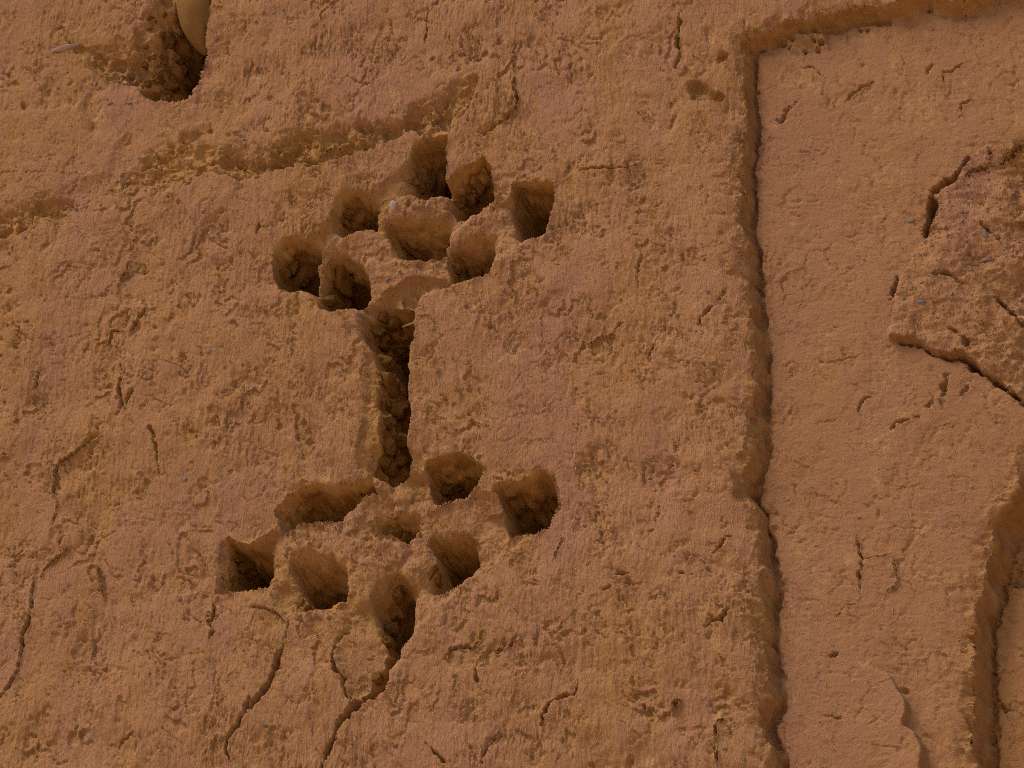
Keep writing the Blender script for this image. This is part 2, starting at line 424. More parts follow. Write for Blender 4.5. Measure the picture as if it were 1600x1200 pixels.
# ------------------------------------------------------------------ the carved niches
HD = np.zeros((NV, NU), np.float32)       # hollow depth from niches
def niche(px, depth, so=12, si=9, lab_i=None, label=None, name='carved_niche', edge=2.6, span=20, lean=None, left=3.0):
    pts = G(px)
    sl = window(pts, so+20)
    s, nx, ny, _, _ = seg_field(pts, sl, True)
    s0 = s + 2.0*fbm(uu[sl], vv[sl], 60, 2, 119+lab_i)
    s = s + 2.6*fbm(uu[sl], vv[sl], 17, 4, 120+lab_i, gain=.6)
    # the hollow deepens from its upper left rim towards its lower right, as a bar rounding under
    ax_, ay_ = (-0.42, -0.91) if lean is None else lean
    Us = U[sl[1]]; Vs = V[sl[0]]
    acc = np.zeros_like(s); n_ = 14
    X0, Y0 = np.meshgrid(Us, Vs)
    for j in range(n_):
        o_ = -so*0.9+(so*0.9+span)*(j+0.5)/n_
        fi = np.interp(X0+ax_*o_, Us, np.arange(len(Us))); fj = np.interp(Y0+ay_*o_, Vs, np.arange(len(Vs)))
        i0 = np.clip(fi.astype(int), 0, len(Us)-2); j0 = np.clip(fj.astype(int), 0, len(Vs)-2); a_ = fi-i0; b_ = fj-j0
        sv = (s0[j0, i0]*(1-a_)+s0[j0, i0+1]*a_)*(1-b_)+(s0[j0+1, i0]*(1-a_)+s0[j0+1, i0+1]*a_)*b_
        acc += ((0.22+1.56*(j+0.5)/n_) if so < 30 else (0.7+0.6*(j+0.5)/n_))*sst(5.0, -5.0, sv)
    acc /= n_
    k = np.clip(-(nx*0.5+ny*0.87), 0, 1)
    lim = sst(edge*0.8+so*1.1*k+left*np.clip(-nx, 0, 1), -edge-4*k-5*np.clip(-nx, 0, 1), s)
    dd = depth*(1.15*acc+3.4*acc**3)*lim*(1+0.14*fbm(uu[sl], vv[sl], 30, 3, 140+lab_i)) + depth*0.22*sst(1.5, -2.5, s)
    k2 = np.clip(nx*0.4+ny*0.9, 0, 1)
    so_ = np.clip(s, 0, 200)
    D[sl] += LAT[sl]*(30*k*np.exp(-so_/16)+15*np.abs(nx)*np.exp(-so_/9)+5*k2*np.exp(-so_/3.5))
    D[sl] -= 7.0*k2*sst(0.3, 1.5, s)*np.exp(-np.clip(s, 0, 90)/7.0)*(0.7+0.9*fbm(uu[sl], vv[sl], 25, 2, 180+lab_i))
    HD[sl] = np.maximum(HD[sl], dd)
    ROUGH[sl] = np.maximum(ROUGH[sl], 0.75*sst(so*0.5, -6, s))
    WEAR_SHADE[sl] = np.maximum(WEAR_SHADE[sl], 1.0*sst(so*k+2, -2, s))  # warm bounced light on the undersides is put into the colour as ochre
    LAB[sl][s < 0.5] = lab_i
    NAMES[lab_i] = (name, label)
# the two diamonds: between the hollows only worn, rounded bars are left standing
LAT = np.zeros((NV, NU), np.float32)
for pl in ([(446, 418), (480, 372), (545, 322), (640, 255), (680, 285), (716, 282), (760, 300), (836, 318), (845, 360), (745, 430), (640, 470), (565, 485), (510, 470), (450, 448)],
           [(370, 870), (420, 830), (470, 785), (560, 762), (640, 735), (680, 735), (735, 765), (790, 775), (850, 790), (845, 825), (735, 900), (645, 985), (605, 1005), (560, 960), (470, 950), (365, 922)]):
    pts = G(pl); sl = window(pts, 20); s, _, _, _, _ = seg_field(pts, sl, True)
    LAT[sl] = np.maximum(LAT[sl], sst(6, -10, s))
D += 7*LAT+8*LAT*fbm(uu, vv, 55, 3, 118)
ROUGH = np.maximum(ROUGH, 0.34*LAT)
WEAR_SHADE += 0.15*LAT
N = [
 ([(650,231),(665,217),(697,209),(695,227),(698,258),(692,292),(675,300),(656,305),(637,297),(644,264),(646,243)], 125, 12, 3, 'deep carved niche at the top of the upper diamond, its back streaked'),
 ([(712,271),(728,258),(753,246),(764,267),(766,302),(756,314),(741,327),(728,330),(709,336),(700,317),(699,298)], 70, 10, 12, 'shallow carved niche right of the top niche, with an inner ledge'),
 ([(800,314),(804,292),(840,288),(864,286),(862,305),(861,330),(851,358),(836,369),(815,372),(805,366),(803,340)], 125, 18, 6, 'dark square niche at the right tip of the upper diamond'),
 ([(533,312),(550,300),(572,308),(587,320),(584,336),(581,352),(566,352),(556,355),(534,361),(525,355),(525,335)], 70, 24, 12, 'small niche at the upper left of the upper diamond'),
 ([(607,366),(625,367),(650,367),(675,364),(697,352),(691,371),(686,386),(678,396),(656,402),(631,403),(619,396),(612,377)], 100, 56, 8, 'niche under the thick bar in the middle of the upper diamond'),
 ([(702,394),(712,397),(731,394),(750,388),(769,376),(768,399),(764,422),(744,430),(725,435),(708,439),(703,421)], 110, 40, 8, 'niche holding a clod at the lower right of the upper diamond'),
 ([(430,390),(450,379),(478,377),(494,383),(489,405),(487,430),(483,447),(461,453),(437,446),(428,430),(425,411)], 100, 16, 16, 'niche at the left tip of the upper diamond'),
 ([(509,398),(525,393),(541,396),(556,405),(569,424),(570,461),(562,469),(537,483),(519,486),(500,480),(494,461),(497,436),(503,414)], 75, 6, 14, 'rounded niche beside the left tip of the upper diamond'),
 ([(661,727),(682,714),(711,709),(737,713),(753,727),(751,745),(742,758),(726,771),(704,778),(682,780),(672,767),(663,745)], 105, 5, 12, 'oval niche just right of the slot foot'),
 ([(769,767),(788,758),(827,749),(846,742),(862,745),(869,774),(864,803),(853,823),(824,830),(795,830),(788,818),(787,792),(777,776)], 130, 20, 10, 'large niche at the right tip of the lower diamond'),
 ([(458,780),(472,762),(501,765),(537,764),(570,756),(583,752),(580,764),(566,769),(556,776),(543,789),(527,807),(494,805),(472,809),(454,820),(449,803)], 110, 24, 8, 'wide low niche at the upper left of the lower diamond'),
 ([(581,825),(595,812),(628,808),(648,803),(648,821),(640,834),(632,842),(610,831),(588,828)], 60, 40, 10, 'small shallow niche in the middle of the lower diamond'),
 ([(675,850),(697,847),(719,845),(737,845),(737,876),(726,897),(713,912),(690,921),(675,923),(672,917),(688,894),(686,872),(678,860)], 120, 30, 5, 'dark niche at the lower right of the lower diamond'),
 ([(356,843),(374,849),(396,853),(418,850),(419,876),(418,894),(411,910),(385,914),(363,920),(359,926),(350,920),(351,897),(353,861)], 125, 8, 6, 'dark crumbling niche at the left tip of the lower diamond'),
 ([(461,905),(480,900),(501,898),(534,892),(535,912),(535,934),(516,939),(490,952),(478,955),(483,941),(469,923)], 115, 60, 6, 'niche under the grey-topped block at the lower left of the lower diamond'),
 ([(600,940),(621,915),(646,921),(641,941),(635,966),(632,994),(617,1006),(609,1018),(598,999),(592,970)], 95, 60, 16, 'funnel-shaped niche at the foot of the lower diamond'),
]
for i, (p, dep, so, si, lb) in enumerate(N):
    niche(p, dep, so, si, 10+i, lb)
niche([(585,478),(602,470),(622,484),(645,474),(645,500),(648,517),(638,540),(640,560),(638,600),(637,653),(634,687),(638,716),
       (632,738),(613,750),(599,744),(580,733),(589,700),(595,667),(589,627),(594,587),(583,550),(565,513),(566,490)], 125, 10, 10, 40,
      'tall vertical slot joining the two carved diamonds', 'carved_slot', edge=2.2, span=34, lean=(-0.93, -0.36), left=16.0)
niche([(246,40),(262,18),(280,-10),(300,-40),(330,-20),(319,30),(318,90),(311,108),(306,130),(288,149),(247,156),(224,150),(212,138),(228,118),(240,95),(238,66)], 115, 16, 14, 41,
      'broken hole round the smooth stone at the top left', 'broken_hole', span=40, lean=(-0.75, -0.66))
niche([(590,1052),(604,1046),(605,1066),(598,1078),(584,1080),(578,1070)], 70, 5, 5, 42, 'small dark gap below the funnel niche', 'crumbled_gap')
niche([(1396,1057),(1402,1055),(1412,1062),(1409,1068),(1400,1066)], 25, 3, 2, 43, None, 'crumbled_gap')
# soft hollows that lead into niches (not holes of their own)
def hollow(px, depth, w=10, seed=200, rough=0.5):
    pts = G(px); sl = window(pts, w+10)
    s, nx, ny, _, _ = seg_field(pts, sl, True)
    m = sst(w, -w, s+3*fbm(uu[sl], vv[sl], 18, 3, seed))
    D[sl] += depth*m
    ROUGH[sl] = np.maximum(ROUGH[sl], rough*m); WEAR_SHADE[sl] = np.maximum(WEAR_SHADE[sl], rough*m)
hollow([(540, 955), (590, 930), (640, 905), (640, 990), (612, 1040), (604, 1075), (560, 1090), (540, 1060), (528, 1000)], 13, 10, 201, .12)
crack([(632, 975), (622, 1005), (606, 1035), (598, 1062), (585, 1080), (560, 1098)], 7.0, 60, 0)
hollow([(165, 75), (215, 50), (250, 30), (262, 60), (245, 120), (215, 140), (180, 120)], 11, 14, 211, .5)
hollow([(600, 455), (640, 435), (690, 430), (700, 444), (655, 452), (645, 480), (600, 480)], 22, 8, 202)
hollow([(560, 480), (590, 470), (600, 520), (590, 560), (570, 520)], 24, 8, 203)
hollow([(572, 555), (596, 560), (592, 640), (585, 700), (575, 735), (558, 728), (570, 640)], 12, 8, 212, .42)
hollow([(575, 700), (600, 690), (600, 750), (575, 745)], 18, 9, 204)
hollow([(640, 700), (660, 720), (660, 770), (560, 800), (555, 780), (600, 760)], 8, 8, 205)
hollow([(355, 840), (350, 930), (335, 925), (345, 850)], 14, 8, 206)
hollow([(425, 915), (470, 905), (478, 955), (445, 955), (430, 940)], 18, 8, 207)
hollow([(430, 795), (455, 770), (460, 800), (440, 825)], 18, 7, 208)
hollow([(700, 300), (730, 325), (745, 330), (770, 310), (720, 345), (690, 372), (680, 350)], 7, 8, 209, .3)
hollow([(575, 835), (595, 850), (640, 850), (650, 870), (600, 880), (560, 860)], 5, 8, 210, .2)
D += HD

# ------------------------------------------------------------------ surface relief
Dbase = D.copy()
WEAR_SHADE += 0.08*sst(1050, 150, uu)  # light falling off to the right, painted as a little more ochre leftwards
ptch = 0.6*sst(0.12, 0.42, fbm(uu, vv, 190, 3, 299, sx=1.0, sy=0.8))
SMOOTH = np.maximum(SMOOTH, ptch*(HD < 2)*(1-np.clip(ROUGH*3, 0, 1)))
WEAR_SHADE -= 0.45*ptch*(HD < 2)
face = 1-SMOOTH
rr = np.clip(ROUGH, 0, 1)
# pale scuffs where the skin of the plaster is rubbed off
PALE = np.zeros_like(D)
for x, y, rx, ry, dd_ in ((1440, 168, 26, 34, P_), (1392, 278, 30, 14, P_), (1250, 850, 18, 34, P_), (1282, 905, 12, 26, P_), (1262, 122, 26, 22, P_), (1345, 60, 20, 10, P_),
                          (1112, 492, 30, 26, 0), (1042, 545, 26, 16, 0), (765, 572, 13, 10, 0), (706, 652, 12, 14, 0), (1374, 745, 10, 18, P_), (1455, 892, 30, 10, P_), (1240, 985, 34, 26, P_),
                          (1236, 950, 30, 16, P_), (1386, 580, 14, 24, P_), (1372, 690, 22, 9, P_), (1122, 1002, 10, 10, 0), (966, 1000, 8, 9, 0), (905, 340, 12, 12, 0), (1405, 640, 10, 10, P_)):
    p = G([(x, y), (x+.1, y)], dd_); sl = window(p, 70)
    e_ = ((uu[sl]+WX[sl]*2-p[0][0])/rx)**2+((vv[sl]+WY[sl]*2-p[0][1])/ry)**2
    b_ = np.exp(-e_)*np.clip(0.35+1.7*fbm(uu[sl], vv[sl], 11, 4, 380, gain=.75), 0, 0.8)
    PALE[sl] = np.maximum(PALE[sl], b_)
PALE = np.maximum(PALE, 0.55*sst(0.42, 0.6, fbm(wu, wv, 48, 4, 381, gain=.65)))
D += 2.2*PALE*(0.4+fbm(uu, vv, 7, 3, 382))
# broad waves
D += (16*fbm(uu, vv, 330, 3, 301)+8*fbm(uu, vv, 120, 3, 302))*(0.35+0.65*face)
# lumps
D += (2.4*fbm(uu, vv, 38, 4, 303, gain=.55))*(0.4+0.6*face)
# vertical hand-smeared grain, wandering
gx = uu+6*fbm(uu, vv, 60, 2, 305); gy = vv+8*fbm(uu, vv, 50, 2, 306)
grain = fbm(gx+0.06*gy, gy, 5.6, 3, 307, gain=.6, sx=1.0, sy=0.17)
gmask = np.clip(0.55+0.9*fbm(uu, vv, 140, 3, 308), 0.12, 1.2)*face
D += (2.4*grain+3.6*np.exp(-(grain/0.13)**2)*sst(-0.1, 0.4, fbm(uu, vv, 45, 2, 317)))*gmask
gl = fbm(gx, gy, 14.0, 3, 309, gain=.6, sx=1.0, sy=0.22)
D += (3.2*gl+2.6*np.exp(-(gl/0.10)**2)*sst(0, 0.4, fbm(uu, vv, 60, 2, 318)))*gmask
# finer isotropic grit
grit = fbm(uu, vv, 4.2, 2, 311)
D += (0.45+0.6*rr)*grit*(0.45+0.55*face)
# lifted flakes: short ragged steps along the contour lines of a noise
nwx = uu+13*fbm(uu, vv, 30, 5, 320, gain=.68); nwy = vv+13*fbm(uu, vv, 30, 5, 321, gain=.68)
for sc_, lv, hgt, sd_, th in ((95, 3.2, 7.0, 330, 0.05), (52, 2.6, 5.5, 340, 0.08), (26, 2.2, 1.8, 350, 0.16)):
    n = fbm(nwx, nwy, sc_, 3, sd_, sx=1.15, sy=0.8)*lv
    fr = n-np.floor(n)
    # saw tooth: slow rise, sharp fall
    saw = np.where(fr < 0.95, (fr/0.95)**1.6, (1-fr)/0.05)
    mk = sst(th+0.06, th+0.3, fbm(uu, vv, sc_*0.9, 3, sd_+7))
    D += hgt*saw*mk*(0.35+0.65*face)
    WEAR_SHADE += 0.35*mk*sst(0.55, 0.95, fr)*(0.4+0.6*face)
# fine crazing of the smoother plaster: little curved lifted edges
n = fbm(uu+7*fbm(uu, vv, 16, 3, 361), vv+7*fbm(uu, vv, 16, 3, 362), 30, 3, 363)*3.0
fr = n-np.floor(n)
mk = sst(0.12, 0.4, fbm(uu, vv, 30, 3, 364))
D += SMOOTH*mk*1.5*np.where(fr < 0.9, fr/0.9, (1-fr)/0.1)
f1, f2, idv = worley(uu+14*fbm(uu, vv, 40, 4, 366, gain=.65), vv+14*fbm(uu, vv, 40, 4, 367, gain=.65), 46, 368)
crz = sst(0.055, 0.0, f2-f1)*sst(0.0, 0.35, fbm(uu, vv, 70, 3, 369))
D += (0.35+0.65*SMOOTH)*(3.2*crz+1.6*idv*sst(0.1, 0.4, fbm(uu, vv, 70, 3, 369)))
WEAR_SHADE += 0.5*crz
hs = fbm(uu, vv, 5, 2, 365, sx=0.3, sy=1.0)
D += SMOOTH*(0.55*hs + 0.5*grain)
# short ragged gouges that run mostly downwards
wgx = uu+2.2*WX+2.0*fbm(uu, vv, 7, 2, 399); wgy = vv+2.2*WY
for sc_, sx_, sy_, th, dp, sd_ in ((20, 1.15, 0.42, 0.15, 4.0, 401), (38, 1.3, 0.5, 0.1, 7.0, 405), (13, 1.0, 0.55, 0.2, 2.6, 408)):
    f1, f2, idv = worley(wgx-0.35*wgy, wgy, sc_, sd_, sx_, sy_)
    pit = (idv > th)*sst(0.17, 0.03, f1)
    mk = sst(-0.15, 0.35, fbm(uu, vv, 110, 3, sd_+1))
    D += 0.55*dp*pit*mk*(0.3+0.7*face)
# ragged hairline cracks
for sc_, wd_, dp, sd_ in ((75, 0.018, 4.0, 420), (40, 0.025, 2.6, 424)):
    n = fbm(uu+8*fbm(uu, vv, 17, 4, sd_, gain=.65), vv+8*fbm(uu, vv, 17, 4, sd_+1, gain=.65), sc_, 2, sd_+2, sx=1.2, sy=0.7)
    mk = sst(0.12, 0.35, fbm(uu, vv, sc_*0.8, 3, sd_+3))
    D += dp*np.exp(-(n/wd_)**2)*mk
# crumbly zones
f1, f2, idv = worley(uu+1.6*WX+3*fbm(uu, vv, 9, 3, 409), vv+1.6*WY, 15, 411)
D += rr*(idv*1.3+sst(0.12, 0.0, f2-f1)*1.8)
D += rr*(5.5*fbm(uu, vv, 24, 5, 412, gain=.65))
f1, f2, idv = worley(uu+1.2*WX+3*fbm(uu, vv, 12, 3, 414), vv+0.8*WY, 34, 415, 0.9, 1.1)
tilt = gn(uu/30, vv/30, 417)
D += rr*(idv*7.0+(f1-0.4)*5*np.sign(idv)+sst(0.16, 0.0, f2-f1)*4*sst(-.2, .3, tilt))
gy_, gx_ = np.gradient(Dbase)
slope = np.sqrt((gx_/np.gradient(U)[None, :])**2+(gy_/np.gradient(V)[:, None])**2)
att = 1/(1+(slope/1.3)**2)
out_ = np.maximum(np.maximum(-140-uu, uu-1730), np.maximum(-120-vv, vv-1320))
att = att*(0.12+0.88*sst(110, 0, out_))     # beyond the finely meshed part the material carries the grain
D = Dbase+(D-Dbase)*att
del gy_, gx_, slope, att
# insect holes in the lump under the panel's top edge
for x, y, r in ((1237, 57, 4), (1232, 71, 3), (1270, 44, 5), (1271, 60, 3), (1281, 64, 4), (1276, 75, 3.5), (1256, 77, 3), (1342, 42, 2.5), (1352, 41, 2.5), (1181, 138, 2.5), (1450, 11, 4)):
    p = G([(x, y), (x+.1, y)], P_*0.7); sl = window(p, 10)
    dd = np.hypot(uu[sl]-p[0][0], vv[sl]-p[0][1])
    D[sl] += 22*sst(r, r*0.5, dd)

# ------------------------------------------------------------------ to space
su = np.clip(uu-800, -1500, 1500)
X = (uu-800)*AX
Z = ZC + BX*su - (vv-600)*BZ
ZTOP = ZC+BX*1500+1500*BZ+0.2
Z[0, :] = ZTOP; 
Y = D*MM
del gx, gy, grain, gl, nwx, nwy, n, fr, mk
def bil(A, fi, fj):
    i0 = np.clip(fi.astype(np.int32), 0, A.shape[1]-2); j0 = np.clip(fj.astype(np.int32), 0, A.shape[0]-2)
    a = fi-i0; b = fj-j0
    return (A[j0, i0]*(1-a)+A[j0, i0+1]*a)*(1-b)+(A[j0+1, i0]*(1-a)+A[j0+1, i0+1]*a)*b
def relax(x0, x1, y0, y1, its):
    """crowd grid points into the steep walls so that those get real detail too"""
    i0, i1 = np.searchsorted(U, [x0, x1]); j0, j1 = np.searchsorted(V, [y0, y1])
    sl = (slice(j0, j1), slice(i0, i1)); A = Dsrc[sl]
    h, w_ = A.shape
    fi, fj = np.meshgrid(np.arange(w_, dtype=np.float32), np.arange(h, dtype=np.float32))
    k = 1.0/(float(np.mean(np.diff(U[i0:i1])))*AX*1000)
    for it in range(its):
        d = bil(A, fi, fj)*k
        lx = np.sqrt(np.diff(fi, axis=1)**2+np.diff(fj, axis=1)**2+np.diff(d, axis=1)**2)
        ly = np.sqrt(np.diff(fi, axis=0)**2+np.diff(fj, axis=0)**2+np.diff(d, axis=0)**2)
        lx = np.minimum(lx, 12); ly = np.minimum(ly, 12)
        c = (slice(1, -1), slice(1, -1))
        wl = lx[1:-1, :-1]; wr = lx[1:-1, 1:]; wt = ly[:-1, 1:-1]; wb = ly[1:, 1:-1]
        t = wl+wr+wt+wb
        for F_ in (fi, fj):
            n_ = (F_[1:-1, :-2]*wl+F_[1:-1, 2:]*wr+F_[:-2, 1:-1]*wt+F_[2:, 1:-1]*wb)/t
            F_[c] += 0.8*(n_-F_[c])
    uu[sl] = bil(uu[sl].copy(), fi, fj); vv[sl] = bil(vv[sl].copy(), fi, fj)
    D[sl] = bil(A, fi, fj)
    for F_ in (ROUGH, WEAR_SHADE, SMOOTH, HD, PALE): F_[sl] = bil(F_[sl].copy(), fi, fj)
    LAB[sl] = LAB[sl].copy()[np.clip(np.rint(fj).astype(int), 0, h-1), np.clip(np.rint(fi).astype(int), 0, w_-1)]
Dsrc = D.copy(); Dg = D.copy()
relax(330, 900, 185, 1105, 110)
relax(180, 329, -60, 178, 50)
relax(1110, 1260, -60, 1300, 40)
relax(1261, 1700, -100, 60, 30)
relax(1380, 1720, 200, 1300, 40)
su = np.clip(uu-800, -1500, 1500)
X = (uu-800)*AX
Z = ZC + BX*su - (vv-600)*BZ
Z[0, :] = ZTOP
Y = D*MM
rr = np.clip(ROUGH, 0, 1)
def normals(X, Y, Z):
    xu = np.gradient(X, axis=1); yu = np.gradient(Y, axis=1); zu = np.gradient(Z, axis=1)
    xv = np.gradient(X, axis=0); yv = np.gradient(Y, axis=0); zv = np.gradient(Z, axis=0)
    nx = yu*zv-zu*yv; ny = zu*xv-xu*zv; nz = xu*yv-yu*xv
    l = np.sqrt(nx*nx+ny*ny+nz*nz)+1e-12
    s = np.where(ny > 0, -1.0, 1.0)
    return nx/l*s, ny/l*s, nz/l*s
# knobbly relief across steep hollow walls, pushed along the surface normal
sel = (rr > 0.12) & (uu > -110) & (uu < 1700) & (vv > -90) & (vv < 1290)
nx, ny, nz = normals(X, Y, Z)
def soften(A, n=5):
    for _ in range(n):
        A[1:-1] = 0.5*A[1:-1]+0.25*(A[:-2]+A[2:]); A[:, 1:-1] = 0.5*A[:, 1:-1]+0.25*(A[:, :-2]+A[:, 2:])
    return A
nx, ny, nz = soften(nx), soften(ny), soften(nz)
l_ = np.sqrt(nx*nx+ny*ny+nz*nz)+1e-9
nx /= l_; ny /= l_; nz /= l_
wst = sst(0.80, 0.50, np.abs(ny))
for A in (X, Y, Z):
    A += wst*(soften(A.copy(), 3)-A)
X = X.astype(np.float32); Y = Y.astype(np.float32); Z = Z.astype(np.float32)
xs, ys, zs = X[sel], Y[sel], Z[sel]
q = 0
for sc_, a, sd_ in ((0.055, 10.0, 501), (0.026, 6.5, 502), (0.013, 4.0, 503), (0.0065, 2.0, 504)):
    n_ = vn3(xs/sc_+40, ys/sc_*1.2+40, zs/sc_+40, sd_)
    q = q + a*np.where(n_ < 0, n_*1.3, n_*0.8)
# streaks: layers in the walls of the niches
hd_ = HD[sel]; hs_ = hd_ > 4
ww = vn3(xs[hs_]/0.02, ys[hs_]/0.02, zs[hs_]/0.02, 510)*0.008
f1, f2, idv = worley3(xs[hs_]+ww, ys[hs_]-ww, zs[hs_]+ww, 0.042, 511)
c_ = idv*8.0+(0.5-f1)*9.0-6.0*sst(0.12, 0.0, f2-f1)
f1, f2, idv = worley3(xs[hs_]-ww, ys[hs_]+ww, zs[hs_]+ww, 0.019, 515)
c_ = c_+idv*2.2+(0.5-f1)*3.5-2.0*sst(0.15, 0.0, f2-f1)
q[hs_] += c_*sst(8, 40, hd_[hs_])
lay = vn3(xs/0.05+9, ys/0.02+9, zs/0.006+9, 504)*1.3
q = (q+lay)*MM*np.clip(rr[sel], 0, 1)*(0.6+0.4*np.clip(HD[sel]/20, 0, 1))
X[sel] = xs+nx[sel]*q; Y[sel] = ys+ny[sel]*q; Z[sel] = zs+nz[sel]*q

# ------------------------------------------------------------------ materials
def new_mat(name):
    m = bpy.data.materials.new(name); m.use_nodes = True
    nt = m.node_tree; nt.nodes.clear()
    out = nt.nodes.new("ShaderNodeOutputMaterial"); b = nt.nodes.new("ShaderNodeBsdfPrincipled")
    nt.links.new(b.outputs[0], out.inputs[0])
    b.inputs['Roughness'].default_value = 0.95
    b.inputs['Specular IOR Level'].default_value = 0.0
    return m, nt, b
def noise(nt, vec, scale, detail=4, rough=0.55):
    n = nt.nodes.new("ShaderNodeTexNoise"); n.inputs['Scale'].default_value = scale
    n.inputs['Detail'].default_value = detail; n.inputs['Roughness'].default_value = rough
    nt.links.new(vec, n.inputs['Vector']); return n.outputs['Fac']
def ramp(nt, fac, stops):
    r = nt.nodes.new("ShaderNodeValToRGB"); nt.links.new(fac, r.inputs[0])
    e = r.color_ramp.elements
    while len(e) < len(stops): e.new(0.5)
    for k, (p, c) in enumerate(stops):
        e[k].position = p; e[k].color = (*c, 1)
    return r.outputs[0]
def mixc(nt, fac, a, b, mode='MIX'):
    m = nt.nodes.new("ShaderNodeMix"); m.data_type = 'RGBA'; m.blend_type = mode
    for s, v in ((m.inputs[0], fac), (m.inputs[6], a), (m.inputs[7], b)):
        if hasattr(v, 'links'): nt.links.new(v, s)
        elif isinstance(v, tuple): s.default_value = (*v, 1)
        else: s.default_value = v
    return m.outputs[2]
def mapping(nt, src, scale):
    m = nt.nodes.new("ShaderNodeMapping"); m.inputs['Scale'].default_value = scale
    nt.links.new(src, m.inputs['Vector']); return m.outputs[0]
def bump(nt, b, h, dist, strength=1.0):
    n = nt.nodes.new("ShaderNodeBump"); n.inputs['Distance'].default_value = dist
    n.inputs['Strength'].default_value = strength
    nt.links.new(h, n.inputs['Height']); nt.links.new(n.outputs[0], b.inputs['Normal'])
    return n

GREY = (0.222, 0.1060, 0.0600)
OCHRE = (0.240, 0.1175, 0.0385)
def clay_mat(name, grey=GREY, ochre=OCHRE, bd=0.0038, zs_=0.22):
    m, nt, b = new_mat(name)
    tc = nt.nodes.new("ShaderNodeTexCoord"); o = tc.outputs['Object']
    at = nt.nodes.new("ShaderNodeAttribute"); at.attribute_name = 'wear_shade'  # ochre of the bare core, and the shade tint painted into hollows
    streak = mapping(nt, o, (1, 1, 0.3))
    big = noise(nt, streak, 6.0, 5, 0.6)
    mid = noise(nt, streak, 55.0, 4, 0.65)
    fine = noise(nt, streak, 260.0, 3, 0.6)
    add = nt.nodes.new("ShaderNodeMath"); add.operation = 'MULTIPLY_ADD'
    nt.links.new(mid, add.inputs[0]); add.inputs[1].default_value = 0.9; nt.links.new(big, add.inputs[2])
    a2 = nt.nodes.new("ShaderNodeMath"); a2.operation = 'MULTIPLY_ADD'
    nt.links.new(fine, a2.inputs[0]); a2.inputs[1].default_value = 0.5; nt.links.new(add.outputs[0], a2.inputs[2])
    a3 = nt.nodes.new("ShaderNodeMath"); a3.operation = 'MULTIPLY_ADD'
    nt.links.new(at.outputs['Fac'], a3.inputs[0]); a3.inputs[1].default_value = 0.55; nt.links.new(a2.outputs[0], a3.inputs[2])
    mr = nt.nodes.new("ShaderNodeMapRange"); nt.links.new(a3.outputs[0], mr.inputs[0])
    mr.inputs[1].default_value = 0.95; mr.inputs[2].default_value = 1.6
    c = mixc(nt, mr.outputs[0], grey, ochre)
    a_p = nt.nodes.new("ShaderNodeAttribute"); a_p.attribute_name = 'scuff'
    c = mixc(nt, a_p.outputs['Fac'], c, (0.29, 0.160, 0.068))
    # straw and pale grains, dark specks
    sp = noise(nt, o, 420.0, 2, 0.5)
    c = mixc(nt, ramp(nt, sp, [(0.66, (0, 0, 0)), (0.74, (0.5, 0.5, 0.5))]), c, (0.36, 0.22, 0.10))
    dk = noise(nt, mapping(nt, o, (1, 1, 0.6)), 300.0, 3, 0.6)
    c = mixc(nt, ramp(nt, dk, [(0.26, (0.4, 0.4, 0.4)), (0.34, (0, 0, 0))]), c, (0.11, 0.050, 0.022))
    nt.links.new(c, b.inputs['Base Color'])
    h1 = noise(nt, mapping(nt, o, (1, 1, zs_)), 190.0, 3, 0.5)
    h2 = noise(nt, o, 300.0, 2, 0.5)
    rd = nt.nodes.new("ShaderNodeMath"); rd.operation = 'SUBTRACT'; nt.links.new(h1, rd.inputs[0]); rd.inputs[1].default_value = 0.5
    ab = nt.nodes.new("ShaderNodeMath"); ab.operation = 'ABSOLUTE'; nt.links.new(rd.outputs[0], ab.inputs[0])
    mn = nt.nodes.new("ShaderNodeMath"); mn.operation = 'MINIMUM'; nt.links.new(ab.outputs[0], mn.inputs[0]); mn.inputs[1].default_value = 0.07
    sm_ = nt.nodes.new("ShaderNodeMath"); sm_.operation = 'MULTIPLY_ADD'; nt.links.new(mn.outputs[0], sm_.inputs[0]); sm_.inputs[1].default_value = 3.0
    nt.links.new(h1, sm_.inputs[2])
    s2 = nt.nodes.new("ShaderNodeMath"); s2.operation = 'MULTIPLY_ADD'; nt.links.new(h2, s2.inputs[0]); s2.inputs[1].default_value = 0.35
    nt.links.new(sm_.outputs[0], s2.inputs[2])
    bn = bump(nt, b, s2.outputs[0], bd, 1.0)
    st_ = nt.nodes.new("ShaderNodeMapRange"); nt.links.new(at.outputs['Fac'], st_.inputs[0])
    st_.inputs[1].default_value = 0.3; st_.inputs[2].default_value = 1.0
    st_.inputs[3].default_value = 1.0; st_.inputs[4].default_value = 0.75
    nt.links.new(st_.outputs[0], bn.inputs['Strength'])
    return m
M_FACE = clay_mat('mud_plaster')
M_PANEL = clay_mat('trowelled_mud', (0.210, 0.1005, 0.0535), (0.227, 0.1095, 0.0430), 0.0024, 0.75)
M_CLOD = clay_mat('clod_mud', (0.235, 0.110, 0.033), (0.245, 0.114, 0.028))

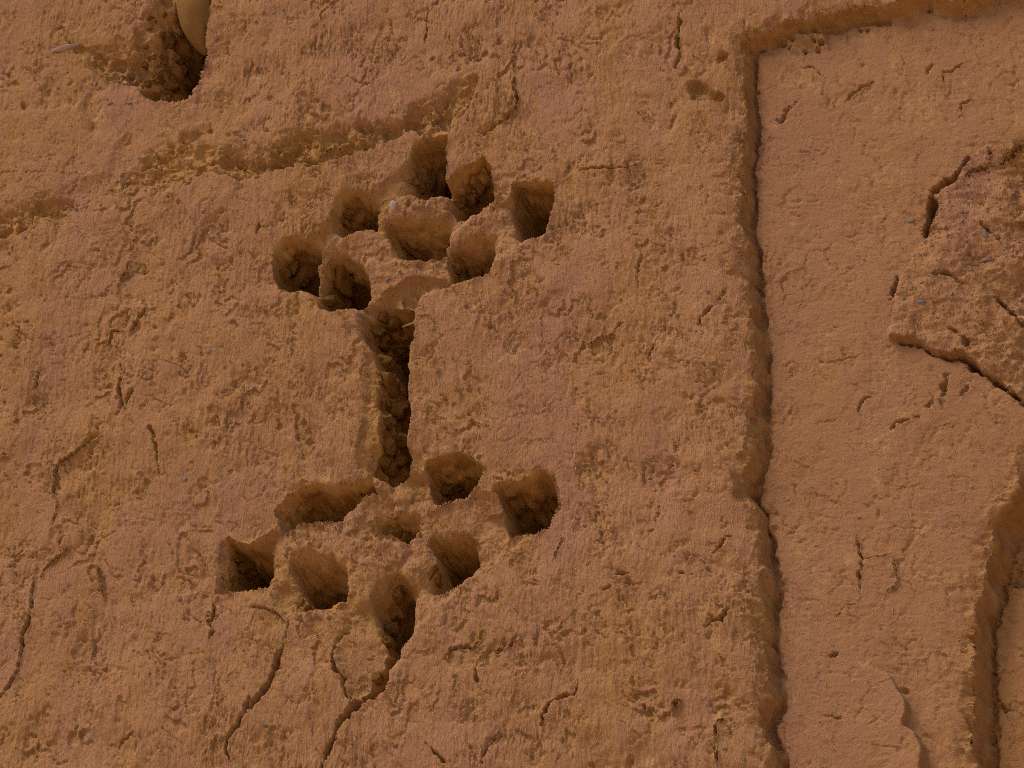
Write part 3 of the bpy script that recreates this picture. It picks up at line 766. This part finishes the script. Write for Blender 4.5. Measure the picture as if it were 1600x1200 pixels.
def simple_mat(name, a, b_, scale, rough=0.9, bd=0.001):
    m, nt, b = new_mat(name)
    tc = nt.nodes.new("ShaderNodeTexCoord"); o = tc.outputs['Object']
    n = noise(nt, o, scale, 5, 0.6)
    nt.links.new(ramp(nt, n, [(0.3, a), (0.7, b_)]), b.inputs['Base Color'])
    b.inputs['Roughness'].default_value = rough
    bump(nt, b, noise(nt, o, scale*4, 3), bd, 0.6)
    return m
M_STONE = simple_mat('river_stone', (0.125, 0.060, 0.019), (0.185, 0.098, 0.034), 26, 0.8, 0.0025)
M_SLATE = simple_mat('slate', (0.09, 0.075, 0.073), (0.16, 0.125, 0.108), 120, 0.8, 0.0005)
M_STRAW = simple_mat('straw', (0.30, 0.19, 0.08), (0.40, 0.27, 0.12), 90, 0.8, 0.0005)
M_GROUND = simple_mat('dry_earth', (0.44, 0.30, 0.17), (0.52, 0.36, 0.21), 0.6, 0.95, 0.02)

# ------------------------------------------------------------------ the wall
wall = bpy.data.objects.new('mud_wall', None); COL.objects.link(wall)
wall.location = (0, 0, 0)
wall['label'] = 'weathered ochre mud wall with two carved diamonds of niches and a recessed panel'
wall['category'] = 'wall'; wall['kind'] = 'thing'

def link(o, parent=None):
    COL.objects.link(o)
    if parent is not None: o.parent = parent
    return o
flatP = PALE.ravel()
flatX, flatY, flatZ, flatW = X.ravel(), Y.ravel(), Z.ravel(), np.clip(WEAR_SHADE, -0.5, 1.3).ravel()
jj, ii = np.meshgrid(np.arange(NV-1), np.arange(NU-1), indexing='ij')
a = (jj*NU+ii).ravel().astype(np.int32)
quads = np.stack([a, a+NU, a+NU+1, a+1], 1)      # facing the viewer's side (-y)
flab = LAB[:-1, :-1].ravel()
def build_part(name, label, fsel, mat):
    q = quads[fsel]
    used, inv = np.unique(q, return_inverse=True)
    inv = inv.reshape(-1).astype(np.int32)
    me = bpy.data.meshes.new(name)
    nvt = len(used); nf = len(q)
    me.vertices.add(nvt)
    co = np.empty((nvt, 3), np.float32)
    co[:, 0] = flatX[used]; co[:, 1] = flatY[used]; co[:, 2] = flatZ[used]
    me.vertices.foreach_set('co', co.ravel())
    me.loops.add(nf*4); me.loops.foreach_set('vertex_index', inv)
    me.polygons.add(nf); me.polygons.foreach_set('loop_start', np.arange(0, nf*4, 4, dtype=np.int32))
    me.polygons.foreach_set('use_smooth', np.ones(nf, bool))
    at = me.attributes.new('wear_shade', 'FLOAT', 'POINT'); at.data.foreach_set('value', flatW[used])
    at = me.attributes.new('scuff', 'FLOAT', 'POINT'); at.data.foreach_set('value', flatP[used])
    me.materials.append(mat)
    me.update(calc_edges=True)
    o = link(bpy.data.objects.new(name, me), wall)
    if label: o['label'] = label
    return o
for lab in np.unique(flab):
    nm, lb = NAMES[int(lab)]
    build_part(nm, lb, flab == lab, M_PANEL if lab in (1, 2) else M_FACE)

# solid core behind the modelled faces
def box(name, x0, x1, y0, y1, z0, z1, mat, parent=None):
    vs_ = [(x, y, z) for x in (x0, x1) for y in (y0, y1) for z in (z0, z1)]
    fs = [(0, 1, 3, 2), (4, 6, 7, 5), (0, 4, 5, 1), (2, 3, 7, 6), (0, 2, 6, 4), (1, 5, 7, 3)]
    me = bpy.data.meshes.new(name); me.from_pydata(vs_, [], fs); me.materials.append(mat)
    return link(bpy.data.objects.new(name, me), parent)
box('wall_core', float(X.min())+0.01, float(X.max())-0.01, 0.36, 1.3, -0.3, ZTOP-0.01, M_CLOD, wall)

# ------------------------------------------------------------------ clods, pebbles, stone
import bmesh
def lump_mesh(name, seed, sub=3, amp=0.22, mat=None, flat=1.0):
    bm = bmesh.new(); bmesh.ops.create_icosphere(bm, subdivisions=sub, radius=1.0)
    co = np.array([v.co[:] for v in bm.verts])
    h = 0
    for k, (s, a) in enumerate(((1.1, 1.0), (2.3, 0.55), (5.0, 0.28), (9.0, 0.14))):
        h = h + a*vn3(co[:, 0]*s+50+seed, co[:, 1]*s+50, co[:, 2]*s+50, 600+seed+k)
    for v, hh in zip(bm.verts, h):
        v.co *= (1+amp*hh)
    rg = random.Random(seed)
    for k in range(11):
        n_ = Vector((rg.gauss(0, 1), rg.gauss(0, 1), rg.gauss(0, 1))).normalized(); lim = rg.uniform(0.68, 0.95)
        for v in bm.verts:
            e_ = v.co.dot(n_)-lim
            if e_ > 0: v.co -= n_*e_*0.93
    for f in bm.faces: f.smooth = True
    me = bpy.data.meshes.new(name); bm.to_mesh(me); bm.free()
    if mat: me.materials.append(mat)
    return me
def depth_at(px, py, guess=0.0):
    """how deep the surface lies along the line of sight through this place (mm)"""
    d = -25.0
    while d < 320:
        p = to_uv(plane(px, py, d*MM))
        i = min(max(int(np.searchsorted(U, p[0])), 0), NU-1); j = min(max(int(np.searchsorted(V, p[1])), 0), NV-1)
        if float(Dg[j, i]) <= d: return d
        d += 2.0
    return d
clods = [lump_mesh('clod', k, 4, 0.5, M_CLOD) for k in range(5)]
def put(name, me, px, py, dmm, rx, ry, rz, rot, label=None, parent=wall):
    o = bpy.data.objects.new(name, me)
    o.location = Vector(plane(px, py, dmm*MM))
    o.scale = (rx*PX, ry*PX, rz*PX); o.rotation_euler = rot
    link(o, parent)
    if label: o['label'] = label
    return o
CL = [(607, 600, 95, 20, 18), (618, 640, 100, 19, 24), (603, 660, 80, 13, 12), (625, 690, 95, 16, 14), (606, 700, 85, 14, 17), (625, 722, 75, 15, 11),
      (600, 535, 80, 17, 15), (625, 550, 105, 16, 18), (585, 520, 50, 14, 15), (620, 505, 85, 19, 16), (600, 495, 50, 16, 13), (628, 520, 70, 7, 6), (634, 507, 60, 6, 5),
      (612, 735, 60, 12, 9), (600, 725, 60, 12, 11), (600, 570, 75, 15, 14),
      (740, 426, 70, 18, 13), (712, 420, 95, 10, 12), (541, 477, 50, 17, 10), (512, 474, 45, 18, 10), (535, 435, 62, 24, 26),
      (735, 312, 65, 14, 16), (715, 318, 60, 14, 12), (748, 290, 75, 15, 14), (655, 292, 95, 14, 9), (672, 285, 105, 12, 10), (645, 285, 80, 9, 9),
      (545, 335, 50, 11, 10), (540, 350, 40, 12, 7), (455, 420, 75, 14, 17), (440, 430, 55, 12, 12), (475, 440, 100, 12, 9),
      (366, 870, 85, 7, 9), (375, 890, 95, 9, 10), (392, 898, 110, 13, 9), (360, 905, 60, 8, 8), (470, 945, 60, 9, 9), (480, 950, 85, 9, 7), (503, 948, 110, 9, 7),
      (615, 960, 80, 13, 16), (607, 985, 70, 12, 14), (622, 930, 70, 15, 13), (604, 1005, 60, 9, 11), (590, 1060, 40, 9, 9),
      (676, 890, 70, 10, 14), (683, 905, 90, 9, 10), (708, 760, 110, 18, 9), (690, 768, 95, 12, 9), (620, 832, 45, 12, 8),
      (262, 70, 95, 12, 15), (272, 95, 100, 15, 12), (258, 112, 90, 12, 11), (285, 110, 110, 14, 12), (240, 130, 70, 16, 10), (265, 138, 95, 18, 10), (290, 130, 105, 12, 11), (225, 135, 40, 12, 8)]
CL += [(random.uniform(225, 285), random.uniform(15, 145), 90, random.uniform(4, 9), random.uniform(4, 9)) for _ in range(26)]
CL += [(random.uniform(590, 636), random.uniform(500, 735), 90, random.uniform(4, 8), random.uniform(4, 8)) for _ in range(10)]
for k, (x, y, d, a_, b_) in enumerate(CL):
    d = min(depth_at(x, y), 260)+0.15*min(a_, b_)*1.6
    put('clod', clods[k % 5], x, y, d, a_, (a_+b_)*0.5, b_*1.1, (random.uniform(-.5, .5), random.uniform(0, 6.28), random.uniform(-.6, .6)))

peb = [lump_mesh('pebble', 20+k, 2, 0.45, M_SLATE) for k in range(4)]
PB = [(150, 132, 5.5, 11, .25), (173, 163, 7, 3, 0), (203, 162, 7, 3.5, .3), (192, 174, 6, 3, .5), (338, 62, 7, 5, -.6), (368, 207, 5, 3.5, 0), (382, 219, 5, 4, .3),
      (427, 21, 9, 4, 0), (443, 16, 3.5, 3, 0), (218, 248, 5, 4, .5), (183, 285, 4, 3.5, 0), (200, 226, 4, 3, 0), (328, 549, 5, 8, .1), (290, 750, 5, 7, .4),
      (244, 455, 3, 3, 0), (266, 715, 2.5, 3, 0), (607, 437, 6, 4, -.3), (625, 425, 3.5, 3, 0), (525, 254, 4, 2.5, 0), (298, 1020, 6, 3.5, 0), (380, 1075, 3.5, 7, -.1),
      (143, 1110, 4, 4.5, 0), (234, 1053, 3, 3, 0), (464, 1105, 3.5, 7, -.2), (484, 1122, 4, 4, .2), (415, 1133, 6, 4, .7), (467, 835, 3.5, 3.5, 0), (735, 776, 5, 7, .4),
      (1540, 367, 5, 12, -.3), (1423, 347, 7, 6, .2), (1510, 333, 6, 3, 0), (1575, 320, 4, 7, 0), (1590, 587, 4, 5, 0), (1437, 473, 9, 7, .2), (1413, 467, 3, 3, 0),
      (1488, 666, 2.5, 2.5, 0), (1488, 460, 3.5, 5, .3), (1343, 810, 4, 4, 0), (1544, 407, 12, 3.5, .1), (1508, 1010, 3, 3, 0), (40, 372, 4, 3, 0), (205, 353, 6, 3.5, .3),
      (360, 735, 6, 3, 0), (385, 437, 5, 4, .6), (448, 836, 3, 3, 0), (12, 116, 4, 3, 0), (75, 90, 3.5, 2.5, 0), (1132, 1170, 5, 3.5, 0), (1164, 1187, 3, 6, 0), (68, 901, 4, 3, 0)]
for k, (x, y, a_, b_, r) in enumerate(PB):
    d = depth_at(x, y, 78.0 if x > 1195 else 0.0)
    put('pebble', peb[k % 4], x, y, d+1.0, a_*0.8, 3.6, b_*0.9, (0, r, 0))
# one pale pinkish stone set in the bar of the upper diamond and a flat sliver of stone at the upper left
M_PALE = simple_mat('pale_stone', (0.22, 0.15, 0.12), (0.29, 0.20, 0.16), 60, 0.8, 0.0006)
pal = lump_mesh('embedded_stone', 31, 3, 0.3, M_PALE)
put('embedded_stone', pal, 615, 322, depth_at(615, 322)+2, 6.5, 6, 13, (0, -.1, 0), 'pale pinkish stone set in the bar of the upper diamond')
put('embedded_stone', pal, 103, 76, depth_at(103, 76)+3, 27, 8, 6, (0, -.05, .1), 'flat grey sliver of stone near the upper left')

# straw chopped into the mud: short slivers lying in the surface
def slivers(name, n, lo, hi, mat):
    vs_ = []; fs = []
    for k in range(n):
        x = random.uniform(-60, 1660); y = random.uniform(-60, 1260)
        i = int(np.searchsorted(U, x)); j = int(np.searchsorted(V, y))
        if HD[j, i] > 8: continue
        c = Vector((float(X[j, i]), float(Y[j, i])-0.0006, float(Z[j, i])))
        a_ = random.gauss(1.57, .6); L = random.uniform(lo, hi); wd = random.uniform(0.0005, 0.0009)
        t = Vector((math.cos(a_), random.uniform(-.15, .15), math.sin(a_))); s = Vector((-t.z, 0, t.x)).normalized()*wd
        b0 = len(vs_)
        for e in (-L, L):
            vs_ += [tuple(c+t*e+s), tuple(c+t*e+Vector((0, -wd, 0))), tuple(c+t*e-s)]
        fs += [(b0, b0+1, b0+4, b0+3), (b0+1, b0+2, b0+5, b0+4), (b0+2, b0, b0+3, b0+5), (b0, b0+2, b0+1), (b0+3, b0+4, b0+5)]
    me = bpy.data.meshes.new(name); me.from_pydata(vs_, [], fs); me.materials.append(mat)
    return link(bpy.data.objects.new(name, me), wall)
st = slivers('chopped_straw', 1500, 0.003, 0.008, M_STRAW); st['kind'] = 'stuff'

# grit: stones too small and too many to count, pressed into the surface
def grit_part(name, label, n, box_, lo, hi, mat, test=None):
    base = peb[1]; bco = np.array([v.co[:] for v in base.vertices]); bf = np.array([p.vertices[:] for p in base.polygons])
    bm_ = bmesh.new(); bmesh.ops.create_icosphere(bm_, subdivisions=1, radius=1.0)
    bco = np.array([v.co[:] for v in bm_.verts]); bf = np.array([[v.index for v in f.verts] for f in bm_.faces]); bm_.free()
    cos = []; fcs = []; nb = 0
    for k in range(n):
        x = random.uniform(box_[0], box_[1]); y = random.uniform(box_[2], box_[3])
        i = int(np.searchsorted(U, x)); j = int(np.searchsorted(V, y))
        if test is not None and not test(j, i): continue
        r_ = math.exp(random.uniform(math.log(lo), math.log(hi)))*PX
        M_ = np.array(Euler((random.random()*6, random.random()*6, random.random()*6)).to_matrix())
        sc_ = np.array([random.uniform(.7, 1.3), random.uniform(.4, .8), random.uniform(.7, 1.2)])*r_
        c = (bco*rng.uniform(0.75, 1.2, (len(bco), 1))*sc_)@M_.T + np.array([X[j, i], Y[j, i]+0.0004, Z[j, i]])
        cos.append(c); fcs.append(bf+nb); nb += len(bco)
    me = bpy.data.meshes.new(name); me.from_pydata(np.vstack(cos).tolist(), [], np.vstack(fcs).tolist()); me.materials.append(mat)
    o = link(bpy.data.objects.new(name, me), wall); o['kind'] = 'stuff'
    if label: o['label'] = label
    return o
M_GRIT = simple_mat('grit', (0.14, 0.078, 0.048), (0.24, 0.14, 0.085), 200, 0.9, 0.0005)
grit_part('patch_gravel', 'gravel showing in the mortar patch', 900, (1385, 1640, 215, 640), 1.0, 3.6, M_GRIT, lambda j, i: LAB[j, i] == 3)
grit_part('surface_grit', None, 1400, (-80, 1180, -60, 1260), 0.8, 2.2, M_GRIT, lambda j, i: HD[j, i] < 4)
grit_part('groove_crumbs', 'loose crumbs in the eroded groove', 500, (-60, 760, 120, 380), 1.2, 4.0, M_CLOD, lambda j, i: ROUGH[j, i] > 0.6)

# the smooth river stone wedged in the broken hole
bm = bmesh.new(); bmesh.ops.create_icosphere(bm, subdivisions=4, radius=1.0)
for v in bm.verts:
    c = v.co
    n3 = float(vn3(*(np.array([q_]) for q_ in (c.x*2.4+9, c.y*2.4+9, c.z*3+9)), 700)[0])*0.05+float(vn3(*(np.array([q_]) for q_ in (c.x*7+9, c.y*7+9, c.z*9+9)), 701)[0])*0.014+math.sin(c.x*2.1+1)*0.04+math.sin(c.z*2.7+c.x)*0.05+math.sin(c.y*3.1)*0.03
    tz = 1-0.22*max(0, -c.z)**1.5
    v.co = Vector((c.x*tz, c.y*tz, c.z))*(1+n3)
for f in bm.faces: f.smooth = True
me = bpy.data.meshes.new('river_stone'); bm.to_mesh(me); bm.free(); me.materials.append(M_STONE)
o = bpy.data.objects.new('river_stone', me)
o.location = Vector(plane(309, 32, 0.030)); o.scale = (0.053, 0.055, 0.122); o.rotation_euler = (0.1, -0.22, 0)
link(o); o['label'] = 'smooth tan river stone wedged in the broken hole at the top left'; o['category'] = 'stone'

# dry twig in the slot
def tube(name, pts, r, mat, parent):
    bm = bmesh.new(); rings = []
    for k, p in enumerate(pts):
        ring = []
        for s in range(7):
            a_ = s/7*2*math.pi
            ring.append(bm.verts.new(p+Vector((0, math.cos(a_), math.sin(a_)))*r*(1-0.12*k)))
        rings.append(ring)
    for A, B in zip(rings, rings[1:]):
        for s in range(7): bm.faces.new((A[s], A[(s+1) % 7], B[(s+1) % 7], B[s]))
    bm.faces.new(rings[0]); bm.faces.new(rings[-1])
    me = bpy.data.meshes.new(name); bm.to_mesh(me); bm.free(); me.materials.append(mat)
    return link(bpy.data.objects.new(name, me), parent)
tw = tube('twig', [Vector(plane(*p)) for p in ((629, 511, .075), (636, 508, .06), (642, 506, .045), (648, 503, .035))], 0.003, M_STRAW, None)
tw['label'] = 'short dry twig sticking out at the head of the slot'; tw['category'] = 'twig'

# ------------------------------------------------------------------ ground
me = bpy.data.meshes.new('ground')
me.from_pydata([(-300, -300, 0), (300, -300, 0), (300, 300, 0), (-300, 300, 0)], [], [(0, 1, 2, 3)])
me.materials.append(M_GROUND)
g = link(bpy.data.objects.new('ground', me)); g['kind'] = 'structure'
